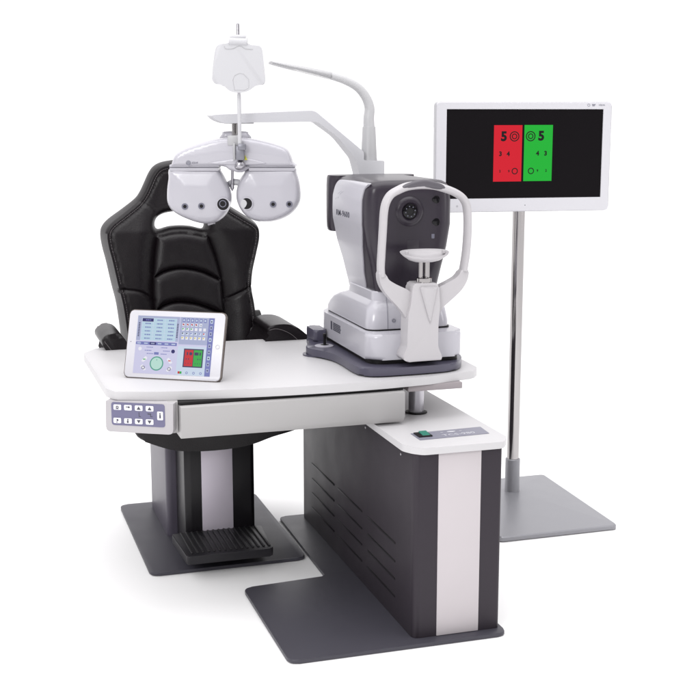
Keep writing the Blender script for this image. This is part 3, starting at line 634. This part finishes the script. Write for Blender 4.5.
# folded stand behind
lo_ = (TM.inverted())
bm = prism([(.0,.01),(.075,-.0),(.078,.002),(.012,.14),(.010,.14)], .04, .26, 'yz')
St = Matrix.Translation(b0) @ Matrix.Rotation(-R(31.1),4,'Z')
obj('stand', prism([(.012,.0005),(.086,.0005),(.088,.003),(.062,.150),(.058,.150),(.080,.006),(.012,.004)], .05, .25, 'yz'), M['tcase'], Tb, St)
obj('home_button', annulus(TW-.0155,.103,.0052,.0065,-.0052,-.0040), M['lampg'], tb, TM)
obj('camera_dot', disc(.011,.108,.0012,-.0050,-.0040,n=10), M['ink'], tb, TM)
ux0, ux1, uz0, uz1 = .027, .270, .0135, .188
sc_ = obj('screen', prism(rect(ux0,uz0,ux1,uz1), -.0050, -.0030,'xz'), M['tscr'], tb, TM)
UW, UH = ux1-ux0, uz1-uz0
UI = {}
def ui(a0, b0_, a1, b1_, m, lay=0, r=0):
    """rectangle in fractions of the screen, b measured from the top"""
    bm = UI.setdefault(m, new()); y = -.0052-.0003*lay
    p = rect(ux0+a0*UW, uz1-b1_*UH, ux0+a1*UW, uz1-b0_*UH, r)
    prism(p, y, -.0048, 'xz', bm=bm)
def uc_(a, b, r, m, lay=0, n=28):
    bm = UI.setdefault(m, new()); disc(ux0+a*UW, uz1-b*UH, r, -.0052-.0003*lay, -.0048, bm, n)
ui(0,0,.55,.43,'tgrey',0); ui(.055,.035,.515,.43,'tpale',1); ui(.06,.45,.54,.505,'tb2',0)
ui(.56,0,.93,.47,'tgrey',0); ui(.93,0,1,1,'tb2',1); ui(.56,.50,.93,1,'tpale',0)
for r_ in range(6):
    for c_ in range(3):
        a = .062+c_*.152; b = .043+r_*.064
        ui(a,b,a+.146,b+.057,'navy' if (r_,c_)==(0,0) else 'tb1',2)
        # read-outs
        x = a+.035+random.uniform(0,.012); 
        while x < a+.115:
            w = random.uniform(.007,.02); ui(x,b+.018,min(x+w,a+.118),b+.038,'tb2',3); x += w+.005
for k in range(6):
    ui(.005+.09*k,.455,.005+.09*k+.083,.50,'navy' if k==2 else 'tb2',2)
    ui(.022+.09*k,.470,.07+.09*k,.486,'tpale' if k!=2 else 'tgrey',3)
for s in (.018,.522):
    for k in range(9): ui(s,.12+k*.028,s+.018,.12+k*.028+.016,'tink',2)
cols = [['tred','tred','tred','tred','tpale',None],['tgrn','tgrn','tgrn','tw','tw','tw'],['tink','tink','tb2','tink','tb2','tred'],['tyel']*6]
for k in range(6):
    a = .59+k*.055; ui(a,.02,a+.034,.085,'tb2',2); ui(a+.008,.035,a+.026,.07,'tpale',3)
    for r_ in range(4):
        m_ = cols[r_][k]
        if m_:
            b = .105+r_*.077; ui(a,b,a+.034,b+.05,'tw' if r_ != 2 else 'tpale',2); ui(a+.004,b+.008,a+.022,b+.032,m_,3); ui(a+.018,b+.02,a+.026,b+.04,'tink' if r_==0 else 'tw',4)
for k in range(9):
    b = .03+k*.105; ui(.948,b,.982,b+.062,'tpale' if k in (0,3,6) else 'tgrey',2); ui(.957,b+.02,.973,b+.045,'navy',3)
# red and green chart thumbnail
ui(.64,.54,.895,.86,'tink',1); ui(.655,.56,.765,.84,'tred',2); ui(.772,.56,.88,.84,'tgrn',2)
for a in (.69,.725,.79,.825,.855): ui(a-.008,.60,a+.008,.65,'tink',3)
for a in (.735,.805): uc_(a,.625,.0046,'tink',4); 
for a in (.68,.71,.83,.86): ui(a-.005,.705,a+.005,.73,'tink',3)
for a in (.675,.71,.74,.80,.83,.86): ui(a-.004,.785,a+.004,.80,'tink',3)
ui(.585,.935,.635,.975,'tred',1); ui(.61,.935,.635,.975,'tgrn',2)
for a in (.70,.79,.88): uc_(a,.955,.0038,'tb2',1); uc_(a,.955,.0022,'tpale',2)
# dial
uc_(.30,.82,.0215,'tteal',1,40); uc_(.30,.82,.0180,'tmint',2,40); ui(.297,.745,.303,.77,'tteal',3)
for a, b, c_ in ((.135,.755,'tgrn'),(.465,.765,'tred'),(.13,.90,'tink'),(.47,.905,'tink')):
    bm = UI.setdefault('tw', new()); X, Zz = ux0+a*UW, uz1-b*UH
    prism(rnd([(X-.010,Zz-.006),(X-.002,Zz-.009),(X+.010,Zz+.004),(X+.003,Zz+.010)] if b<.8 and a<.3 or b>.8 and a>.3 else [(X+.010,Zz-.006),(X+.002,Zz-.009),(X-.010,Zz+.004),(X-.003,Zz+.010)],.003), -.0056, -.0048,'xz',bm=bm)
    if b < .8: ui(a-.016,b-.008,a+.016,b+.008,c_,3)
    else: uc_(a,b,.0052,'tink',3); uc_(a,b,.0036,'tw',4)
uc_(.065,.575,.0055,'tw',1); uc_(.50,.60,.0058,'navy',1)
for a, b in ((.18,.545),(.37,.545),(.16,.60),(.40,.60),(.19,.655),(.37,.655)):
    x = a-.03
    while x < a+.045: w = random.uniform(.006,.016); ui(x,b-.008,x+w,b+.006,'tb2',1); x += w+.006
ui(.255,.625,.315,.668,'tb2',1)
# the whole picture on the screen is one surface pattern: one mesh, one material slot per colour
allb = new(); slots = []
for k, bm in UI.items():
    for f in bm.faces: f.material_index = len(slots)
    slots.append(M[k]); me = bpy.data.meshes.new('ui'); bmesh.ops.recalc_face_normals(bm, faces=bm.faces); bm.to_mesh(me); bm.free(); allb.from_mesh(me)
idx = [f.material_index for f in allb.faces]
so_ = obj('screen_image', allb, slots[0], sc_, TM, sharp=80)
for m_ in slots[1:]: so_.data.materials.append(m_)
so_.data.polygons.foreach_set('material_index', idx)

# ============================================================ CHAIR
Cc = root('exam_chair', 'black leather examination chair on a dark square floor plate behind the table', 'chair', (.825,4.32,0))
obj('base_plate', prism(rnd([(.563,3.936),(1.094,3.936),(1.094,4.71),(.563,4.71)],.032), .002, .013, 'xy', bev=.003), M['plate'], Cc)
obj('rear_column', prism(rnd([(.678,4.287),(.958,4.287),(.958,4.66),(.678,4.66)],.02), .0132, .43, 'xy'), M['colm'], Cc)
lift = [(.733,4.105),(.944,4.105),(.957,4.118),(.957,4.284),(.713,4.284),(.713,4.118)]
lc_ = obj('lift_column', prism(rnd(lift,.003,2), .020, .43, 'xy', bev=.001, seg=1), mat('column_black',(.010,.009,.011),.38,spec=.3), Cc)
obj('silver_inlay', box(.770,4.1015,.075,.878,4.12,.43,.001), M['silver'], lc_)
fr_ = obj('footrest', prism(rnd([(.672,3.862),(.960,3.862),(.978,4.104),(.662,4.104)],.012), .056, .084, 'xy', bev=.004), mat('footrest_black',(.015,.014,.017),.40,spec=.3), Cc)
bm = new()
for k in range(15):
    x = .690+k*.0185; box(x, 3.885, .0842, x+.007, 4.098, .0882, .0012, bm)
obj('tread', bm, mat('rubber',(.016,.015,.017),.5), fr_)
# seat with its pan
sp = [tuple(p) for p in G['seatb']]
so = [(.548,.452),(.60,.424),(.66,.402),(.72,.392),(.80,.3885),(.88,.392),(.94,.402),(1.0,.420),(1.075,.437),(1.10,.452),(1.105,.50),(1.06,.535),(.97,.520),(.825,.515),(.68,.520),(.59,.535),(.54,.50)]
bm = prism(smooth(so,4), 4.02, 4.56, 'xz', bev=.03, seg=6)
obj('seat', bm, M['leather'], Cc, sharp=60)
# backrest relief
RC = .12
FB = Matrix(((1,0,0,0),(0,1,RC,4.5-.5*RC),(0,0,1,0),(0,0,0,1)))
lp = smooth(G['back'],4); hl = smooth(G['hole'],3)
cL = smooth(G['cpanelL'],4,False); cR = smooth(G['cpanelR'],4,False)
zl = lambda z, line: np.interp(z, [p[1] for p in line][::-1], [p[0] for p in line][::-1])
a0, a1, a2 = (smooth(G[k],4,False) for k in ('arc0','arc1','arc2'))
a0 = [(x, z-.012) for x, z in a0]
sR, sL, sH = (smooth(G[k],4,False) for k in ('seamR','seamL','seamH'))
sH2 = [(1.597-x, z) for x, z in sH]
def relief(P_, d):
    x, z = P_[:,0], P_[:,1]
    L_, R_ = zl(z, cL), zl(z, cR)
    zr = np.interp(x,[p[0] for p in a0],[p[1] for p in a0]); mid = (x > L_) & (x < R_); inn = mid & (z < zr)
    e = np.minimum(x-L_, R_-x); side = np.minimum(np.abs(x-L_), np.abs(x-R_))
    out = np.zeros(len(x))
    dB = np.clip((side)/.06,0,1)*np.clip(d/.05,0,1)
    bol = .040*np.sin(np.clip(side/.075,0,1)*math.pi/2)*np.clip((1.20-z)/.12,0,1)*np.where(mid,0,1)
    zb = np.interp(x,[p[0] for p in a1],[p[1] for p in a1]); zc_ = np.interp(x,[p[0] for p in a2],[p[1] for p in a2]); za = np.interp(x,[p[0] for p in a0],[p[1] for p in a0])
    e1 = np.minimum(np.abs(z-zb), np.abs(z-zc_)); e1 = np.minimum(e1, np.abs(z-za)); 
    cen = .024*np.sqrt(np.clip(1-(1-np.clip(np.minimum(e,e1)/.038,0,1))**2,0,1))
    out = np.where(inn, cen, bol)
    for ln, a_, w_ in ((sR,.007,.006),(sL,.006,.006),(sH,.006,.006),(sH2,.006,.006)): out = out-a_*np.exp(-(linedist(P_, ln)/w_)**2)
    d = segdist(P_, lp)
    out += .010*np.exp(-((d-.012)/.012)**2)-.007*np.exp(-((d-.0285)/.005)**2)
    nz = np.array([noise.noise(Vector((px*9, pz*9, 0)))+.5*noise.noise(Vector((px*22+4, pz*14, 3))) for px, pz in P_])
    return out+.0035*nz
def dens(l, n=4):
    return smooth(l, n, False)
bk = obj('backrest', pillow(lp, [hl], .045, .030, .007, relief, yb=.055, Rb=.04, lines=[dens(cL[1:]), dens(cR[1:]), dens(a1[1:-1],2), dens(a2[1:-1],2), dens(a0[1:-1],2), dens(sR[2:],2), dens(sL[2:],2)]), M['leather'], Cc, FB, sharp=80)
# stitching: short threads along the rim
Ln = np.array(lp); nx = np.roll(Ln,-1,0)-np.roll(Ln,1,0); nn = np.stack([-nx[:,1],nx[:,0]],1); nn /= np.linalg.norm(nn,axis=1)[:,None]
bm = new()
for off in (.0245,):
    q = Ln+nn*off
    if not inside(q[20:21], lp)[0]: q = Ln-nn*off
    dd = segdist(q, lp); hh = segdist(q, hl)
    rl = relief(q, np.minimum(dd,hh)); 
    ptsq = [(q[i][0], -(.045*math.sqrt(max(0,1-(1-min(dd[i]/.03,1))**2))+rl[i]*min(1,dd[i]/.015))-.0012, q[i][1]) for i in range(len(q)) if dd[i] > off*.9 and q[i][1] > .62]
    for a, b in zip(ptsq, ptsq[1:]):
        va, vb = Vector(a), Vector(b); L_ = (vb-va).length
        if L_ > .05: continue
        k = max(1, int(L_/.007))
        for j in range(k):
            s, e = va.lerp(vb, (j+.1)/k), va.lerp(vb, (j+.8)/k); tube([s, e], .0009 if off < .03 else .0007, 5, bm=bm)
obj('stitching', bm, M['thread'], bk, FB)
obj('back_bracket', box(.60,4.60,.50,1.05,4.66,.80,.02), M['black'], Cc)
obj('hinge', tube([(1.03,4.50,.735),(1.075,4.50,.735)], .045, 24, up=(0,0,1)), M['black'], Cc)
# armrests: padded loops
def armrest(pts, x1, mirror=False):
    return pts
aR = [(x_, z_-.012) for x_, z_ in [(1.005,.700),(1.028,.735),(1.035,.7578),(1.030,.771),(1.046,.783),(1.087,.787),(1.128,.778),(1.164,.751),(1.195,.7206),(1.215,.66),(1.205,.56),(1.16,.50),(1.08,.48),(1.075,.51),(1.13,.535),(1.155,.58),(1.150,.64),(1.11,.69),(1.06,.70)]]
r1 = obj('armrest', prism(smooth(aR,3), 4.19, 4.42, 'xz', bev=.03, seg=7), M['leather'], Cc, sharp=60)
aL = [(x_+.018, z_-.018) for x_, z_ in [(.475,.70),(.453,.739),(.444,.757),(.4454,.7713),(.4596,.7847),(.4813,.7905),(.5027,.7872),(.5206,.7689),(.5321,.743),(.545,.70),(.53,.62),(.56,.54),(.60,.50),(.59,.475),(.53,.48),(.485,.54),(.47,.62)]]
r2 = obj('armrest', prism(smooth(aL,3), 4.19, 4.42, 'xz', bev=.03, seg=7), M['leather'], Cc, sharp=60)
obj('stitching', tube([(x,4.1895,z-.012) for x, z in smooth([(1.036,.768),(1.06,.772),(1.09,.763),(1.12,.745),(1.15,.715)],4,False)], .0008, 5), M['thread'], r1)
obj('stitching', tube([(x+.018,4.1895,z-.018) for x, z in smooth([(.452,.765),(.468,.742),(.482,.722),(.492,.705)],4,False)], .0008, 5), M['thread'], r2)

# ============================================================ CHART MONITOR
Mo = root('chart_monitor', 'white vision chart monitor with red and green panels on a chrome pole stand', 'monitor', (2.05,4.33,0), -R(6.6))
FM = Matrix.Translation((2.05,4.25,0)) @ Matrix.Rotation(-R(6.6),4,'Z')
FM = FM @ Matrix.Translation((0,0,.004))
u0, u1, z0, z1 = -.366, .303, 1.135, 1.5325
dp = obj('display', prism(rect(u0,z0,u1,z1,.014,6), .004, .034, 'xz', bev=.004), M['edge'], Mo, FM)
sx0, sx1, sz0, sz1 = -.327, .270, 1.184, 1.5065
bm = new()
o_ = rect(u0+.001,z0+.001,u1-.001,z1-.001,.013,6); n = len(o_)
i_ = [(min(max(x,sx0),sx1), min(max(z,sz0),sz1)) for x, z in o_]
# bezel: flat front frame with a bevelled inner lip
i_ = rect(sx0,sz0,sx1,sz1,.0015,6); A1=[bm.verts.new((x,.004,z)) for x,z in o_]; B1=[bm.verts.new((x,0,z)) for x,z in rect(u0+.003,z0+.003,u1-.003,z1-.003,.012,6)]
C1=[bm.verts.new((x,0,z)) for x,z in i_]; D1=[bm.verts.new((x,.006,z)) for x,z in rect(sx0+.0015,sz0+.0015,sx1-.0015,sz1-.0015,.001,6)]
for a,b in ((A1,B1),(B1,C1),(C1,D1)):
    for k in range(n): bm.faces.new((a[k],a[(k+1)%n],b[(k+1)%n],b[k]))
bz = obj('bezel', bm, M['bezel'], Mo, FM)
sn = obj('screen', box(sx0-.001,.0028,sz0-.001,sx1+.001,.0038,sz1+.001), M['screen'], Mo, FM)
ya = .0022
rdp = obj('red_panel', prism(rect(-.148,1.2455,-.0405,1.449), ya, ya+.0004,'xz'), M['sred'], sn, FM)
gnp = obj('green_panel', prism(rect(-.0325,1.2462,.0765,1.4495), ya, ya+.0004,'xz'), M['sgrn'], sn, FM)
Dg = G['dig']; yb_ = ya-.0004
def glyph(par, s, size, p, b=.0008, nm='digit'): obj(nm, text_mesh(s, size, p[0], p[1], yb_, .0002, b), M['sblk'], par, FM)
glyph(rdp,'5',.046,Dg[0],.0022); glyph(gnp,'5',.046,Dg[3],.0022)
for par, p in ((rdp,Dg[1]),(gnp,Dg[2])):
    obj('target_ring', annulus(p[0],p[1],.0148,.0184,yb_,ya+.0002), M['sblk'], par, FM)
    obj('target_ring', annulus(p[0],p[1],.0068,.0102,yb_,ya+.0002), M['sblk'], par, FM)
for par, s, i in ((rdp,'3',4),(rdp,'4',5),(gnp,'4',6),(gnp,'3',7)): glyph(par,s,.0225,Dg[i],.0010)
for par, s, i in ((rdp,'2',8),(rdp,'9',9),(gnp,'9',12),(gnp,'2',13)): glyph(par,s,.0125,Dg[i],.0004)
for par, i in ((rdp,10),(gnp,11)): obj('target_ring', annulus(Dg[i][0],Dg[i][1],.0084,.0118,yb_,ya+.0002), M['sblk'], par, FM)
bm = annulus(.2115,1.5208,.0038,.0052,-.0006,.0012); 
obj('round_mark', bm, M['inkg'], bz, FM)
obj('round_mark', prism([(.2235,1.5245),(.2385,1.5245),(.2335,1.5170),(.2255,1.5170)],-.0006,.0012,'xz'), M['inkg'], bz, FM)
obj('lettering', text_mesh('VISION', .0085, .262, 1.5206, -.0003, .0003, 0, .9), M['inkg'], bz, FM)
obj('power_light', disc(-.0240,1.1585,.0017,-.0005,.0012,n=12), M['ink'], bz, FM)
obj('side_button', disc(-.283,1.158,.0035,-.0008,.0012,n=16), M['edge'], bz, FM)
obj('wall_bracket', box(-.09,.034,1.22,.09,.058,1.40,.004), M['black'], Mo, FM)
obj('pole', lathe([(.0232,.16),(.0232,1.42),(.021,1.422)], (2.041,4.335,0), n=48), M['chrome'], Mo)
obj('pole_sleeve', lathe([(.034,.022),(.029,.032),(.0285,.172),(.0265,.174)], (2.041,4.335,0), n=48), M['base'], Mo)
# base plate: low pyramid
B = [(1.795,3.90),(2.262,3.90),(2.295,4.575),(1.80,4.575)]
rg = []
o1 = rnd(B,.018,5)
for k, z in ((1,.003),(1,.016),(.99,.020)): 
    rg.append([(2.03+(x-2.03)*k, 4.25+(y-4.25)*k, z) for x, y in o1])
bm = rings(rg, cap=False)
bt = bm.verts[:] 
top = [v for v in bm.verts if abs(v.co.z-.020) < 1e-6]
bm.verts.ensure_lookup_table(); n = len(o1); tv = bm.verts[-n:] if False else [bm.verts[i] for i in range(2*n, 3*n)]
ap = bm.verts.new((2.041,4.335,.046))
for k in range(n): bm.faces.new((tv[k], tv[(k+1)%n], ap))
bm.faces.new([bm.verts[i] for i in range(n)][::-1]) if False else None
obj('stand_base', bm, M['base'], Mo, sharp=25 if False else 4)

# ============================================================ LIGHT
w = bpy.data.worlds.new('World'); SC.world = w; w.use_nodes = True
nt = w.node_tree; bg = nt.nodes['Background']
tc = nt.nodes.new('ShaderNodeTexCoord'); sp_ = nt.nodes.new('ShaderNodeSeparateXYZ'); nt.links.new(tc.outputs['Generated'], sp_.inputs[0])
# overhead diffusion is brightest, the room behind the camera darker
mz = nt.nodes.new('ShaderNodeMapRange'); mz.inputs['From Min'].default_value = .15; mz.inputs['From Max'].default_value = .75; mz.inputs['To Min'].default_value = 0; mz.inputs['To Max'].default_value = 1
nt.links.new(sp_.outputs['Z'], mz.inputs['Value'])
my = nt.nodes.new('ShaderNodeMapRange'); my.inputs['From Min'].default_value = -.12; my.inputs['From Max'].default_value = .5; my.inputs['To Min'].default_value = .24; my.inputs['To Max'].default_value = 1.12
nt.links.new(sp_.outputs['Y'], my.inputs['Value'])
mx = nt.nodes.new('ShaderNodeMix'); mx.data_type = 'FLOAT'; mx.inputs[3].default_value = 1.6
nt.links.new(mz.outputs['Result'], mx.inputs[0]); nt.links.new(my.outputs['Result'], mx.inputs[2]); nt.links.new(mx.outputs[0], bg.inputs['Strength'])
bg.inputs['Color'].default_value = (1,.985,1,1)
def area(name, loc, tgt, sx, sy, p, col=(1,1,1)):
    l = bpy.data.lights.new(name,'AREA'); l.shape = 'RECTANGLE'; l.size = sx; l.size_y = sy; l.energy = p; l.color = col
    o = bpy.data.objects.new(name, l); COL.objects.link(o); o.location = loc
    o.rotation_euler = (Vector(tgt)-Vector(loc)).to_track_quat('-Z','Y').to_euler()
area('softbox', (-2.2,-.2,3.0), (1.2,4,.8), 1.6, 1.6, 95)
area('strip_softbox', (4.8,1.2,1.8), (1.5,4,.9), .6, 1.8, 16)
area('top_softbox', (1.2,3.6,4.2), (1.2,4,0), 3.4, 3.0, 60)

# ============================================================ CAMERA
cam = bpy.data.cameras.new('camera'); co_ = bpy.data.objects.new('camera', cam); COL.objects.link(co_)
cam.sensor_width = 36; cam.lens = 36*1260/700; cam.clip_end = 200
co_.location = (0,0,1.5); co_.rotation_euler = (R(90)-math.atan(238/1260), 0, -YAW)
SC.camera = co_
vs = SC.view_settings; vs.view_transform = 'Standard'; vs.look = 'None'; vs.exposure = 0; vs.gamma = 1
